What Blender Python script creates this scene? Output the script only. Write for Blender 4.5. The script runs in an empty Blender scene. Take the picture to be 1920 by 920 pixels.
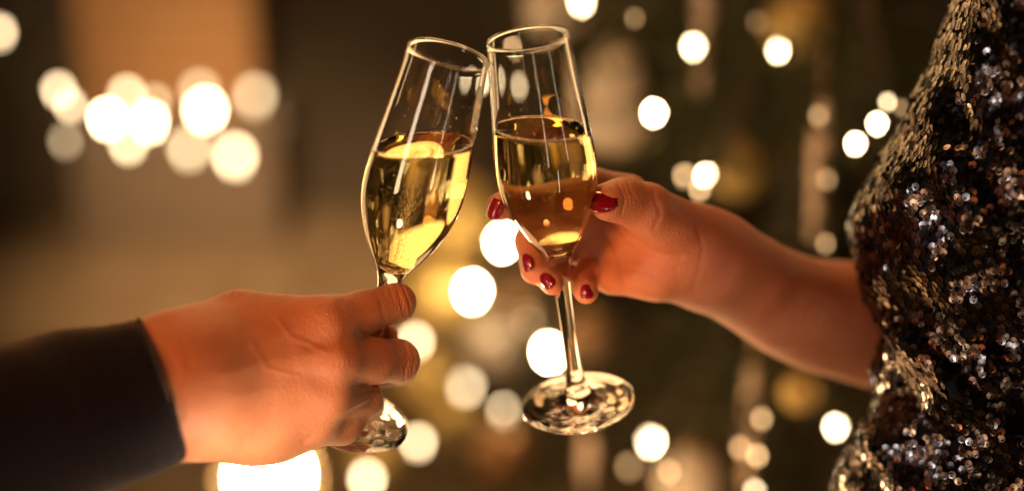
import bpy, math, random
import numpy as np
from mathutils import Vector, Matrix

random.seed(7)
rng = np.random.default_rng(7)
scene = bpy.context.scene
COL = scene.collection

# ------------------------------------------------------------------ camera
D = 0.85                      # focus distance along the optical axis (m)
PITCH = math.radians(20)
CAM = np.array([0.0, 0.0, 1.5])
R_ = np.array([1.0, 0.0, 0.0])
F_ = np.array([0.0, math.cos(PITCH), -math.sin(PITCH)])
U_ = np.array([0.0, math.sin(PITCH), math.cos(PITCH)])
cd = bpy.data.cameras.new('camera')
cam = bpy.data.objects.new('camera', cd); COL.objects.link(cam)
cam.location = CAM
cam.rotation_euler = (math.radians(90) - PITCH, 0, 0)
cd.lens = 50; cd.sensor_width = 36; cd.sensor_fit = 'HORIZONTAL'
cd.clip_start = 0.02; cd.clip_end = 50
cd.dof.use_dof = True
cd.dof.focus_distance = D - 0.005
cd.dof.aperture_fstop = 1.4
cd.dof.aperture_blades = 0
scene.camera = cam

# ------------------------------------------------------------------ world, exposure
w = bpy.data.worlds.new('World'); scene.world = w; w.use_nodes = True
bg = w.node_tree.nodes['Background']
bg.inputs[0].default_value = (0.009, 0.0055, 0.003, 1); bg.inputs[1].default_value = 1.0
vs = scene.view_settings
vs.view_transform = 'Standard'; vs.look = 'None'; vs.exposure = 0.0; vs.gamma = 1.0
vs.use_curve_mapping = False
cy = scene.cycles
cy.use_denoising = True
cy.use_adaptive_sampling = False
cy.max_bounces = 18; cy.transmission_bounces = 16; cy.glossy_bounces = 6
cy.diffuse_bounces = 3; cy.transparent_max_bounces = 8
cy.sample_clamp_indirect = 6.0
cy.caustics_reflective = True; cy.caustics_refractive = True
cy.blur_glossy = 0.6

def V(a): return Vector((float(a[0]), float(a[1]), float(a[2])))

def C3(px, py, off=0.0, d=None):
    """photo pixel + depth -> camera-space metres (right, up, depth)"""
    dd = d if d is not None else D + off * 0.001
    k = 0.72 / 1920 * dd
    return np.array([(px - 960) * k, (460 - py) * k, dd])

def to_world(c):
    c = np.asarray(c, float)
    return CAM + c[..., 0:1] * R_ + c[..., 1:2] * U_ + c[..., 2:3] * F_

def P(px, py, off=0.0, d=None): return to_world(C3(px, py, off, d))
def M_PX(n, off=0.0, d=None):
    dd = d if d is not None else D + off * 0.001
    return n * 0.72 / 1920 * dd

# ------------------------------------------------------------------ lamps
def area(name, loc, target, size, size_y, energy, color):
    l = bpy.data.lights.new(name, 'AREA'); l.shape = 'RECTANGLE'
    l.size = size; l.size_y = size_y; l.energy = energy; l.color = color
    o = bpy.data.objects.new(name, l); COL.objects.link(o)
    o.location = loc
    dv = V(target) - V(loc)
    o.rotation_euler = dv.to_track_quat('-Z', 'Y').to_euler()
    return o
def point(name, loc, radius, energy, color):
    l = bpy.data.lights.new(name, 'POINT'); l.shadow_soft_size = radius; l.energy = energy; l.color = color
    o = bpy.data.objects.new(name, l); COL.objects.link(o); o.location = V(loc)
    return o
HANDS = P(850, 520)
def disk(*a):
    o = area(*a); o.data.shape = 'ELLIPSE'; return o
def spot(name, loc, target, energy, color, deg, radius, blend=1.0):
    l = bpy.data.lights.new(name, 'SPOT'); l.energy = energy; l.color = color; l.spot_size = math.radians(deg); l.spot_blend = blend; l.shadow_soft_size = radius
    o = bpy.data.objects.new(name, l); COL.objects.link(o); o.location = V(loc)
    o.rotation_euler = (V(target) - V(loc)).to_track_quat('-Z', 'Y').to_euler()
    return o
spot('room_lamp_key', (-0.55, -0.45, 1.95), P(640, 600), 80.0, (1.0, 0.34, 0.11), 24, 0.14)
area('room_fill', (-0.80, -0.10, 1.70), P(700, 560), 1.0, 0.9, 1.4, (1.0, 0.33, 0.10))
# four lamps on the camera's side of the room: the long streaks on the glasses
area('lamp_panel_wide', (-1.35, -0.70, 1.08), P(800, 250), 0.28, 0.60, 7.5, (1.0, 0.72, 0.46))
area('lamp_strip_low', (0.85, -0.70, 0.60), P(840, 200), 0.03, 0.42, 0.9, (1.0, 0.80, 0.55))
area('lamp_strip_middle', (0.29, -0.70, 1.00), P(1008, 160), 0.022, 0.32, 0.55, (1.0, 0.80, 0.55))
area('lamp_strip_side', (2.20, -0.70, 1.05), P(1045, 170), 0.045, 0.42, 0.8, (1.0, 0.80, 0.55))
# added lights below the view: lens glow on the hand, warmth on the palm
point('low_hand_fill', P(508, 968, -98), 0.02, 0.46, (1.0, 0.70, 0.46))
spot('low_palm_fill', P(985, 1025, -20), P(1105, 470, 45), 1.05, (1.0, 0.35, 0.09), 48, 0.022)
# added lights behind, out of view: rim light, glow in the wine
disk('top_rim_light', (0.15, 1.75, 1.95), P(1250, 500, 60), 0.35, 0.35, 5.0, (1.0, 0.46, 0.15))
disk('low_back_light', (-0.10, 1.30, 0.40), P(950, 400, 60), 0.9, 0.55, 3.6, (1.0, 0.56, 0.24))
disk('side_back_light', (-1.15, 2.05, 0.80), P(850, 300), 0.8, 1.2, 6.0, (1.0, 0.60, 0.26))
disk('high_rim_light', (-0.25, 1.75, 2.45), P(850, 200), 0.30, 0.30, 4.5, (1.0, 0.55, 0.24))
disk('side_back_light_right', (0.78, 1.38, 0.95), P(1000, 250), 0.14, 0.9, 2.0, (1.0, 0.60, 0.26))
spot('cool_lamp', (-0.9, 0.15, 1.55), P(1860, 500, 0), 22.0, (0.62, 0.80, 1.0), 17, 0.05)
area('upper_wall_wash', (-0.3, 3.8, 1.7), (-0.3, 4.5, 2.4), 3.0, 0.25, 14.0, (1.0, 0.62, 0.26))  # added wall light, refracted as gold in the lower bowls
disk('wine_glow_light', (-0.20, 3.0, 1.36), P(880, 400), 2.3, 0.72, 11.0, (1.0, 0.60, 0.24))  # added unseen light that fills the wine with gold
spot('floor_spot', (-0.80, 2.7, 2.6), (-0.68, 3.85, 0.0), 430.0, (1.0, 0.68, 0.38), 38, 0.1)  # added unseen light, brightens the floor
sl = bpy.data.lights.new('wall_spot', 'SPOT'); sl.energy = 120; sl.color = (1.0, 0.68, 0.36); sl.spot_size = math.radians(22); sl.spot_blend = 1.0; sl.shadow_soft_size = 0.1  # added unseen light, brightens the chimney bricks
so = bpy.data.objects.new('wall_spot', sl); COL.objects.link(so); so.location = (-0.95, 2.5, 2.3)
so.rotation_euler = (Vector((-1.12, 4.2, 0.64)) - so.location).to_track_quat('-Z', 'Y').to_euler()

# ------------------------------------------------------------------ helpers
def mesh_obj(name, verts, faces, mat, parent=None, smooth=True, ploc=(0, 0, 0)):
    me = bpy.data.meshes.new(name)
    me.from_pydata([tuple(map(float, v)) for v in verts], [], [tuple(map(int, f)) for f in faces])
    me.update()
    if smooth: me.polygons.foreach_set('use_smooth', [True] * len(me.polygons))
    o = bpy.data.objects.new(name, me); COL.objects.link(o)
    if mat: me.materials.append(mat)
    if parent is not None: par(o, parent)
    return o
def fast_mesh(name, verts, faces, mat, parent=None, smooth=True):
    """verts (n,3), faces (m,k) uniform"""
    verts = np.asarray(verts, np.float32); faces = np.asarray(faces, np.int32)
    me = bpy.data.meshes.new(name)
    m, k = faces.shape
    me.vertices.add(len(verts)); me.vertices.foreach_set('co', verts.ravel())
    me.loops.add(m * k); me.loops.foreach_set('vertex_index', faces.ravel())
    me.polygons.add(m)
    me.polygons.foreach_set('loop_start', np.arange(0, m * k, k, dtype=np.int32))
    me.polygons.foreach_set('use_smooth', np.full(m, smooth))
    me.update(calc_edges=True); me.validate()
    if mat: me.materials.append(mat)
    o = bpy.data.objects.new(name, me); COL.objects.link(o)
    if parent is not None: par(o, parent)
    return o
def par(o, p):
    o.parent = p
    o.matrix_parent_inverse = Matrix.Translation(-Vector(p.location))
def tag(o, label, cat, group=None):
    o['label'] = label; o['category'] = cat
    if group: o['group'] = group
    return o
def empty(name, loc):
    o = bpy.data.objects.new(name, None); COL.objects.link(o); o.location = V(loc)
    o.empty_display_size = 0.05
    return o
def basis(z, hint=(0, 0, 1)):
    z = np.asarray(z, float); z = z / np.linalg.norm(z)
    h = np.asarray(hint, float)
    x = np.cross(h, z)
    if np.linalg.norm(x) < 1e-5: x = np.cross((1, 0, 0), z)
    x /= np.linalg.norm(x)
    return x, np.cross(z, x), z
def lathe(profile, n=64, close_bottom=False, close_top=False):
    vs_, fs = [], []
    m = len(profile)
    for (r, h) in profile:
        for k in range(n):
            a = 2 * math.pi * k / n
            vs_.append((r * math.cos(a), r * math.sin(a), h))
    for i in range(m - 1):
        for k in range(n):
            k2 = (k + 1) % n
            fs.append((i * n + k, i * n + k2, (i + 1) * n + k2, (i + 1) * n + k))
    if close_bottom: fs.append(tuple(range(n))[::-1])
    if close_top: fs.append(tuple((m - 1) * n + k for k in range(n)))
    return np.array(vs_), fs
def place(vs_, origin, z, hint=(0, 0, 1)):
    x, y, zz = basis(z, hint)
    vs_ = np.asarray(vs_)
    return origin + vs_[:, 0:1] * x + vs_[:, 1:2] * y + vs_[:, 2:3] * zz
def tube(pts, radii, n=8):
    pts = [np.asarray(p, float) for p in pts]
    vs_, fs = [], []
    for i, p in enumerate(pts):
        t = pts[min(i + 1, len(pts) - 1)] - pts[max(i - 1, 0)]
        x, y, _ = basis(t, (0.13, 0.21, 0.97))
        for k in range(n):
            a = 2 * math.pi * k / n
            vs_.append(p + radii[i] * (math.cos(a) * x + math.sin(a) * y))
    for i in range(len(pts) - 1):
        for k in range(n):
            k2 = (k + 1) % n
            fs.append((i * n + k, i * n + k2, (i + 1) * n + k2, (i + 1) * n + k))
    fs.append(tuple(range(n))[::-1]); fs.append(tuple((len(pts) - 1) * n + k for k in range(n)))
    return vs_, fs
def smooth_profile(pts, per=6):
    """Catmull-Rom through (r,h) points"""
    out = []
    for i in range(len(pts) - 1):
        p0 = np.array(pts[max(i - 1, 0)]); p1 = np.array(pts[i]); p2 = np.array(pts[i + 1]); p3 = np.array(pts[min(i + 2, len(pts) - 1)])
        for j in range(per):
            t = j / per
            out.append(0.5 * ((2 * p1) + (-p0 + p2) * t + (2 * p0 - 5 * p1 + 4 * p2 - p3) * t * t + (-p0 + 3 * p1 - 3 * p2 + p3) * t ** 3))
    out.append(np.array(pts[-1]))
    return [tuple(o) for o in out]

# ------------------------------------------------------------------ materials
def mat(name, color=(0.5, 0.5, 0.5), rough=0.5, metal=0.0, **kw):
    m = bpy.data.materials.new(name); m.use_nodes = True
    b = m.node_tree.nodes['Principled BSDF']
    b.inputs['Base Color'].default_value = (*color, 1)
    b.inputs['Roughness'].default_value = rough
    b.inputs['Metallic'].default_value = metal
    for k, v in kw.items(): b.inputs[k.replace('_', ' ')].default_value = v
    return m
def add_noise(m, c1, c2, scale, detail=6, bump=0.0, bscale=None, coord='Object', bdist=0.001):
    nt = m.node_tree; b = nt.nodes['Principled BSDF']
    tc = nt.nodes.new('ShaderNodeTexCoord'); n = nt.nodes.new('ShaderNodeTexNoise')
    n.inputs['Scale'].default_value = scale; n.inputs['Detail'].default_value = detail
    nt.links.new(tc.outputs[coord], n.inputs['Vector'])
    r = nt.nodes.new('ShaderNodeValToRGB')
    r.color_ramp.elements[0].color = (*c1, 1); r.color_ramp.elements[1].color = (*c2, 1)
    r.color_ramp.elements[0].position = 0.3; r.color_ramp.elements[1].position = 0.7
    nt.links.new(n.outputs['Fac'], r.inputs['Fac']); nt.links.new(r.outputs['Color'], b.inputs['Base Color'])
    if bump:
        n2 = nt.nodes.new('ShaderNodeTexNoise'); n2.inputs['Scale'].default_value = bscale or scale * 4
        n2.inputs['Detail'].default_value = 8
        nt.links.new(tc.outputs[coord], n2.inputs['Vector'])
        bp = nt.nodes.new('ShaderNodeBump'); bp.inputs['Strength'].default_value = bump; bp.inputs['Distance'].default_value = bdist
        nt.links.new(n2.outputs['Fac'], bp.inputs['Height']); nt.links.new(bp.outputs['Normal'], b.inputs['Normal'])
    return m
def emit(name, color, strength):
    m = bpy.data.materials.new(name); m.use_nodes = True
    nt = m.node_tree; b = nt.nodes['Principled BSDF']
    b.inputs['Base Color'].default_value = (0.8, 0.7, 0.5, 1)
    b.inputs['Emission Color'].default_value = (*color, 1); b.inputs['Emission Strength'].default_value = strength
    return m
def skin(name, c1, c2, c3):
    m = mat(name, c1, 0.50, Specular_IOR_Level=0.38)
    nt = m.node_tree; b = nt.nodes['Principled BSDF']
    tc = nt.nodes.new('ShaderNodeTexCoord')
    n = nt.nodes.new('ShaderNodeTexNoise'); n.inputs['Scale'].default_value = 28; n.inputs['Detail'].default_value = 6
    nt.links.new(tc.outputs['Object'], n.inputs['Vector'])
    r = nt.nodes.new('ShaderNodeValToRGB')
    r.color_ramp.elements[0].color = (*c1, 1); r.color_ramp.elements[0].position = 0.32
    r.color_ramp.elements[1].color = (*c2, 1); r.color_ramp.elements[1].position = 0.68
    e = r.color_ramp.elements.new(0.5); e.color = (*c3, 1)
    nt.links.new(n.outputs['Fac'], r.inputs['Fac']); nt.links.new(r.outputs['Color'], b.inputs['Base Color'])
    b.inputs['Subsurface Weight'].default_value = 0.35
    b.inputs['Subsurface Radius'].default_value = (1.0, 0.32, 0.13)
    b.inputs['Subsurface Scale'].default_value = 0.006
    v = nt.nodes.new('ShaderNodeTexVoronoi'); v.inputs['Scale'].default_value = 900
    nt.links.new(tc.outputs['Object'], v.inputs['Vector'])
    n2 = nt.nodes.new('ShaderNodeTexNoise'); n2.inputs['Scale'].default_value = 420; n2.inputs['Detail'].default_value = 8
    nt.links.new(tc.outputs['Object'], n2.inputs['Vector'])
    ad = nt.nodes.new('ShaderNodeMath'); ad.operation = 'ADD'
    nt.links.new(v.outputs['Distance'], ad.inputs[0]); nt.links.new(n2.outputs['Fac'], ad.inputs[1])
    bp = nt.nodes.new('ShaderNodeBump'); bp.inputs['Strength'].default_value = 0.5; bp.inputs['Distance'].default_value = 0.0006
    nt.links.new(ad.outputs[0], bp.inputs['Height']); nt.links.new(bp.outputs['Normal'], b.inputs['Normal'])
    return m

M = {}
M['skin_man'] = skin('skin_man', (0.42, 0.165, 0.080), (0.53, 0.235, 0.125), (0.48, 0.20, 0.10))
M['skin_woman'] = skin('skin_woman', (0.54, 0.215, 0.115), (0.62, 0.28, 0.16), (0.58, 0.25, 0.14))
M['nail'] = mat('red_nail_polish', (0.22, 0.004, 0.018), 0.2, Coat_Weight=0.8, Coat_Roughness=0.05)
M['glass'] = mat('clear_glass', (1, 1, 1), 0.0, Transmission_Weight=1.0, IOR=1.5)
M['wine'] = mat('sparkling_wine', (1.0, 0.82, 0.36), 0.0, Transmission_Weight=1.0, IOR=1.34)
M['bubble'] = mat('gas_bubble', (1, 1, 1), 0.0, Transmission_Weight=1.0, IOR=0.75)
M['wool'] = mat('navy_wool', (0.012, 0.012, 0.018), 0.9, Sheen_Weight=0.10, Sheen_Tint=(1.0, 0.8, 0.7, 1.0), Specular_IOR_Level=0.08, Sheen_Roughness=0.4)
add_noise(M['wool'], (0.004, 0.004, 0.007), (0.009, 0.009, 0.013), 900, bump=0.4, bscale=1500, bdist=0.0006)
M['fuzz'] = mat('wool_fuzz', (0.10, 0.07, 0.065), 0.7)
M['dressfab'] = mat('black_mesh_fabric', (0.006, 0.005, 0.005), 0.85, Specular_IOR_Level=0.1)
def sequin_mat():
    m = mat('dark_sequin', (0.2, 0.16, 0.14), 0.22, 1.0)
    nt = m.node_tree; b = nt.nodes['Principled BSDF']
    g = nt.nodes.new('ShaderNodeNewGeometry')
    r = nt.nodes.new('ShaderNodeValToRGB')
    r.color_ramp.elements[0].color = (0.042, 0.028, 0.021, 1); r.color_ramp.elements[0].position = 0.0
    r.color_ramp.elements[1].color = (0.24, 0.18, 0.145, 1); r.color_ramp.elements[1].position = 1.0
    e = r.color_ramp.elements.new(0.6); e.color = (0.07, 0.047, 0.036, 1)
    nt.links.new(g.outputs['Random Per Island'], r.inputs['Fac'])
    nt.links.new(r.outputs['Color'], b.inputs['Base Color'])
    return m
M['sequin'] = sequin_mat()
M['trunk'] = add_noise(mat('bark', (0.06, 0.035, 0.02), 0.9), (0.04, 0.022, 0.012), (0.09, 0.055, 0.03), 40, bump=0.6)
M['needles'] = add_noise(mat('fir_needles', (0.03, 0.045, 0.015), 0.6, Specular_IOR_Level=0.12), (0.018, 0.022, 0.006), (0.060, 0.055, 0.016), 9)
M['gold'] = add_noise(mat('gold_glitter', (0.55, 0.33, 0.08), 0.4, 0.35), (0.55, 0.34, 0.08), (0.82, 0.58, 0.20), 120, bump=0.8, bscale=400, bdist=0.003)
M['cream'] = add_noise(mat('frosted_cream', (0.7, 0.58, 0.45), 0.55), (0.60, 0.47, 0.35), (0.78, 0.66, 0.52), 30, bump=0.3)
M['copper'] = add_noise(mat('copper_satin', (0.5, 0.24, 0.10), 0.42, 0.6), (0.42, 0.18, 0.07), (0.6, 0.32, 0.14), 20)
M['icicle'] = mat('frosted_icicle', (0.85, 0.60, 0.42), 0.35, Transmission_Weight=0.05, IOR=1.45)
M['brass'] = mat('brass', (0.55, 0.38, 0.15), 0.3, 1.0)
M['cable'] = mat('dark_cable', (0.015, 0.02, 0.012), 0.6)
M['wall'] = add_noise(mat('tan_plaster', (0.30, 0.22, 0.14), 0.9), (0.12, 0.086, 0.052), (0.17, 0.125, 0.078), 2.5, bump=0.3, bscale=30, bdist=0.004)
M['floor'] = add_noise(mat('oak_floor', (0.26, 0.17, 0.09), 0.45), (0.20, 0.125, 0.065), (0.31, 0.21, 0.115), 5, bump=0.15, bscale=40)
M['brick'] = add_noise(mat('warm_brick', (0.42, 0.21, 0.10), 0.85), (0.46, 0.21, 0.08), (0.64, 0.35, 0.15), 7, bump=0.5, bscale=60, bdist=0.004)
M['mortar'] = add_noise(mat('mortar', (0.28, 0.2, 0.14), 0.95), (0.24, 0.17, 0.11), (0.32, 0.23, 0.16), 30)

# ------------------------------------------------------------------ setting
def structure(o): o['kind'] = 'structure'; return o
def box(x0, x1, y0, y1, z0, z1):
    v = [(x0, y0, z0), (x1, y0, z0), (x1, y1, z0), (x0, y1, z0), (x0, y0, z1), (x1, y0, z1), (x1, y1, z1), (x0, y1, z1)]
    f = [(3, 2, 1, 0), (4, 5, 6, 7), (0, 1, 5, 4), (1, 2, 6, 5), (2, 3, 7, 6), (3, 0, 4, 7)]
    return v, f
structure(mesh_obj('floor', [(-5, -1.5, 0), (5, -1.5, 0), (5, 4.5, 0), (-5, 4.5, 0)], [(0, 1, 2, 3)], M['floor'], smooth=False))
v, f = box(-5, 5, 4.5, 4.6, 0.0, 3.0)
structure(mesh_obj('wall', v, f, M['wall'], smooth=False))
cvv, cff = [], []
for i in range(141):
    x = 0.12 + 3.4 * i / 140
    y = 3.55 + 0.035 * math.sin(i * 0.9) + 0.02 * math.sin(i * 0.37)
    for z_ in (0.02, 2.8): cvv.append((x, y, z_))
for i in range(140): cff.append((2 * i, 2 * i + 2, 2 * i + 3, 2 * i + 1))
M['backdrop'] = add_noise(mat('dark_backdrop_cloth', (0.02, 0.012, 0.01), 0.9, Specular_IOR_Level=0.1), (0.016, 0.010, 0.008), (0.03, 0.018, 0.013), 6)
cu = mesh_obj('backdrop', cvv, cff, M['backdrop'])  # added dark sheet that keeps the view behind the tree black
so_ = cu.modifiers.new('thickness', 'SOLIDIFY'); so_.thickness = 0.004
tag(cu, 'added dark curtain in the gloom behind the fir tree', 'backdrop')
# brick chimney breast in front of the wall, top left of the picture
ch_x0, ch_x1, ch_y = -1.28, -0.76, 4.15
ch = empty('chimney_breast', ((ch_x0 + ch_x1) / 2, ch_y, 0))
tag(ch, 'blurred orange brick chimney breast behind the row of lights', 'chimney')
v, f = box(ch_x0 + .005, ch_x1 - .005, ch_y + 0.012, 4.498, 0.0, 2.6)
mesh_obj('mortar_core', v, f, M['mortar'], ch, smooth=False)
v, f = box(ch_x0 - .05, ch_x1 + .05, ch_y - 0.03, 4.497, 0.0, 0.42)
mesh_obj('hearth', v, f, M['mortar'], ch, smooth=False)
bme = None
bw, bh, gap = 0.205, 0.062, 0.010
row = 0; z = 0.424
while z < 1.6:
    x = ch_x0 - (0.5 * (bw + gap) if row % 2 else 0)
    while x < ch_x1 - 0.02:
        a, b_ = max(x, ch_x0), min(x + bw, ch_x1)
        if b_ - a > 0.03:
            if bme is None:
                v, f = box(-0.5, 0.5, 0, 0.05, 0, bh)
                first = mesh_obj('brick', v, f, M['brick'], ch, smooth=False); bme = first.data; o = first
            else:
                o = bpy.data.objects.new('brick', bme); COL.objects.link(o); par(o, ch)
            o.scale = (b_ - a, 1, 1); o.location = ((a + b_) / 2, ch_y + random.uniform(-0.004, 0.004), z)
        x += bw + gap
    z += bh + gap; row += 1

# ------------------------------------------------------------------ floor lamp with the glowing globe
LAMP_D = 1.45
gc = P(505, 892, d=LAMP_D); gr = M_PX(74, d=LAMP_D)
lamp = empty('floor_lamp', (gc[0], gc[1], 0))
tag(lamp, 'glowing white globe lamp behind and below the hand in the dark sleeve', 'lamp')
prof = [(gr * math.sin(a), -gr * math.cos(a)) for a in np.linspace(0.12, math.pi - 0.001, 24)]
v, f = lathe(prof, 40, True, True)
mesh_obj('globe', v + gc, f, emit('globe_light', (1.0, 0.70, 0.36), 190.0), lamp)
sm_ = bpy.data.materials.new('halo_film'); sm_.use_nodes = True
nt = sm_.node_tree; nt.nodes.remove(nt.nodes['Principled BSDF'])
tr = nt.nodes.new('ShaderNodeBsdfTransparent'); tl_ = nt.nodes.new('ShaderNodeBsdfTranslucent'); mx = nt.nodes.new('ShaderNodeMixShader')
tl_.inputs['Color'].default_value = (0.9, 0.62, 0.36, 1); mx.inputs[0].default_value = 0.012
nt.links.new(tr.outputs[0], mx.inputs[1]); nt.links.new(tl_.outputs[0], mx.inputs[2]); nt.links.new(mx.outputs[0], nt.nodes['Material Output'].inputs[0])
v, f = lathe([(gr * 1.42 * math.sin(a), -gr * 1.42 * math.cos(a)) for a in np.linspace(0.5, math.pi - 0.35, 22)], 40)  # added thin shell that gives the globe its halo
mesh_obj('halo_shell', v + gc, f, sm_, lamp)
v, f = lathe([(0.012, 0.03), (0.012, gc[2] - gr - 0.012), (0.03, gc[2] - gr - 0.01), (0.032, gc[2] - gr + 0.006)], 20, True, True)
mesh_obj('pole', v + np.array([gc[0], gc[1], 0]), f, M['brass'], lamp)
v, f = lathe([(0.14, 0.001), (0.14, 0.02), (0.03, 0.032), (0.014, 0.04)], 32, True, True)
mesh_obj('base', v + np.array([gc[0], gc[1], 0]), f, M['brass'], lamp)

# ------------------------------------------------------------------ fairy lights
def depth_for(dia):  # depth that blurs a point to this many photo pixels
    ratio = min(dia / 3.137 / 35.7, 0.82)
    return D / (1 - ratio)
bprof = [(0.0035, -0.016), (0.0055, -0.013), (0.0055, -0.009)] + [(math.sin(a), -math.cos(a)) for a in np.linspace(0.6, math.pi - 0.01, 10)]
BV, BF = lathe([(r, h) if i > 2 else (r / 0.009, h / 0.009) for i, (r, h) in enumerate(bprof)], 14, True, True)
EM = {}
WARM = (1.0, 0.74, 0.42); AMB = (1.0, 0.60, 0.27)
def bulb_mesh(strength, color):
    k = (strength, color)
    if k not in EM:
        me = bpy.data.meshes.new('fairy_light'); me.from_pydata(BV.tolist(), [], BF)
        me.polygons.foreach_set('use_smooth', [True] * len(me.polygons))
        me.materials.append(emit('fairy_bulb_%d' % len(EM), color, strength)); EM[k] = me
    return EM[k]
def fairy(px, py, dia, mean, label, group, color=WARM):
    """dia: blur disc in photo pixels, mean: brightness of that disc"""
    d = depth_for(dia)
    r = M_PX(0.125 * dia, d=d); strength = round(mean / 0.0625, 2)
    o = bpy.data.objects.new('fairy_light', bulb_mesh(strength, color)); COL.objects.link(o)
    o.scale = (r, r, r)
    o.location = V(P(px, py, d=d)); tag(o, label, 'light', group)
    return o
GL = 'lights strung in front of the far wall'
LEFT = [  # the lower, dimmer bulbs stand for reflections of the upper lights
    (110, 167, 70, 0.85, 'far wall light, leftmost and highest of its pair'),
    (132, 196, 66, 0.7, 'far wall light overlapping the lower side of the leftmost one'),
    (122, 262, 68, 0.22, 'dim brownish bulb standing for a reflection below the leftmost pair'),
    (201, 220, 76, 4, 'brightest white far wall light in the second cluster from the edge'),
    (238, 176, 76, 0.8, 'paler upper far wall light topping the second cluster'),
    (280, 226, 78, 3, 'white far wall light ending the second cluster towards the glasses'),
    (240, 268, 74, 0.95, 'cream bulb standing for a reflection, lowest of the second cluster'),
    (292, 186, 64, 0.35, 'faint tan far wall light peeking above the second cluster'),
    (374, 168, 82, 0.4, 'faint tan far wall light, topmost of the third cluster'),
    (384, 204, 86, 4, 'large white far wall light in the middle of the third cluster'),
    (354, 276, 84, 0.6, 'yellowish bulb standing for a reflection low in the third cluster'),
    (440, 290, 88, 1.3, 'creamy far wall light, lowest one nearest the tilted flute'),
    (478, 177, 86, 0.45, 'tan half hidden far wall light above the last bright one'),
    (512, 234, 90, 1.2, 'bright far wall light closest to the tilted flute'),
    (-2, 58, 70, 0.8, 'light cut by the picture edge near its top corner'),
]
lpts = []
for (px, py, dia, s, lab) in LEFT:
    o = fairy(px, py, dia, s, lab, GL); lpts.append(np.array(o.location))
# the cable the far lights hang on
ordr = [14, 0, 1, 2, 3, 4, 5, 6, 7, 8, 9, 10, 11, 12, 13]
cp = []
for a, b_ in zip(ordr[:-1], ordr[1:]):
    A, B = lpts[a] - (0, 0, 0.018), lpts[b_] - (0, 0, 0.018)
    for t in np.linspace(0, 1, 7)[:-1]:
        cp.append(A + (B - A) * t + np.array([0, 0.012, -0.05 * math.sin(math.pi * t)]))
cp.append(lpts[13] - (0, 0, 0.018)); cp.append(lpts[13] + (0.05, 0.25, 0.3)); cp.append(np.array([lpts[13][0] + 0.1, 4.497, 1.4]))
cp.insert(0, np.array([lpts[14][0] - 0.2, 4.497, 1.5]))
v, f = tube(cp, [0.002] * len(cp), 5)
tag(mesh_obj('light_cable', v, f, M['cable']), 'thin dark cable carrying the far wall lights', 'cable')

TREE = [
    (1090, 2, 55, 5, 'tree light cut by the top picture edge beside the upright flute'),
    (1300, 86, 52, 3, 'tree light in front of the upper hanging icicle'),
    (1458, 92, 50, 5, 'tree light beneath the gold glitter bauble, alone'),
    (1226, 210, 50, 10, 'tree light just beneath the pale bell ornament'),
    (1326, 328, 50, 9, 'brightest tree light above the woman\'s wrist'),
    (1284, 328, 46, 0.6, 'amber tree light touching the bright one above the wrist'),
    (1312, 354, 42, 0.6, 'amber tree light tucked under the bright one above the wrist'),
    (1645, 230, 42, 6, 'middle one of three tree lights beside the sequin dress'),
    (1604, 268, 42, 6, 'lowest of three tree lights beside the sequin dress'),
    (1664, 190, 36, 0.9, 'topmost and dimmest of three tree lights beside the dress'),
    (1567, 798, 52, 3.2, 'single tree light under the forearm near the dress'),
    (1220, 824, 60, 8, 'tree light under the foot of the upright flute'),
    (1415, 918, 46, 0.8, 'tree light cut by the lower picture edge under the low icicle'),
    (1420, 852, 44, 0.6, 'lower peach light in front of the low icicle'),
    (1428, 783, 44, 0.42, 'upper peach light in front of the low icicle'),
    (1388, 837, 46, 0.33, 'brown peach light just beside the low icicle'),
    (885, 543, 75, 26, 'large round white tree light between the two flutes, alone'),
    (942, 451, 70, 22, 'white tree light touching the woman\'s middle finger'),
    (962, 160, 50, 3, 'tree light seen through the empty top of the upright flute'),
    (897, 152, 48, 1.2, 'tree light seen between the rims of the two flutes'),
    (1030, 657, 72, 22, 'white tree light behind the stem of the upright flute'),
    (779, 637, 72, 1.1, 'tree light beside the gap between the man\'s fingers'),
    (873, 722, 78, 0.85, 'cream tree light, uppermost of two beside the upright flute foot'),
    (945, 768, 68, 0.85, 'cream tree light touching the foot of the upright flute'),
    (745, 782, 86, 20, 'white tree light behind the foot of the tilted flute'),
    (784, 826, 72, 0.95, 'cream tree light overlapping lower side of the one behind the tilted foot'),
    (688, 895, 75, 1.3, 'tree light below the foot of the tilted flute at picture edge'),
    (1255, 882, 46, 0.35, 'dim tan tree light in front of the low cream ball'),
    (952, 88, 48, 0.5, 'faint tree light seen through the rim of the upright flute'),
    (906, 604, 80, 0.25, 'dim amber tree light under the large white one between the flutes'),
    (990, 596, 74, 0.28, 'dim amber tree light just below the red nailed fingertips'),
    (822, 478, 84, 0.22, 'dim golden tree light beside the lower bowl of the tilted flute'),
    (908, 866, 78, 0.16, 'dim copper tree light under the cream light by the upright foot'),
    (1180, 872, 56, 0.16, 'dim copper tree light low beside the one under the upright foot'),
    (1420, 40, 46, 0.06, 'faint gold tree light between the top icicle and the gold bauble'),
    (1690, 200, 34, 0.18, 'faint amber tree light touching the dress shoulder edge'),
    (1190, 33, 40, 0.15, 'dim golden tree light above the pale bell ornament'),
    (1535, 215, 42, 0.25, 'dim peach light at the top of the long icicle near the dress'),
    (1550, 335, 42, 0.2, 'dim peach light halfway down the long icicle near the dress'),
    (1548, 455, 40, 0.25, 'dim peach light at the tip of the long icicle near the dress'),
]
tree_pts = []
for (px, py, dia, s, lab) in TREE:
    o = fairy(px, py, dia, s, lab, 'fairy lights on the tree', WARM if s > 0.7 else AMB)
    tree_pts.append(np.array(o.location))

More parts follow.
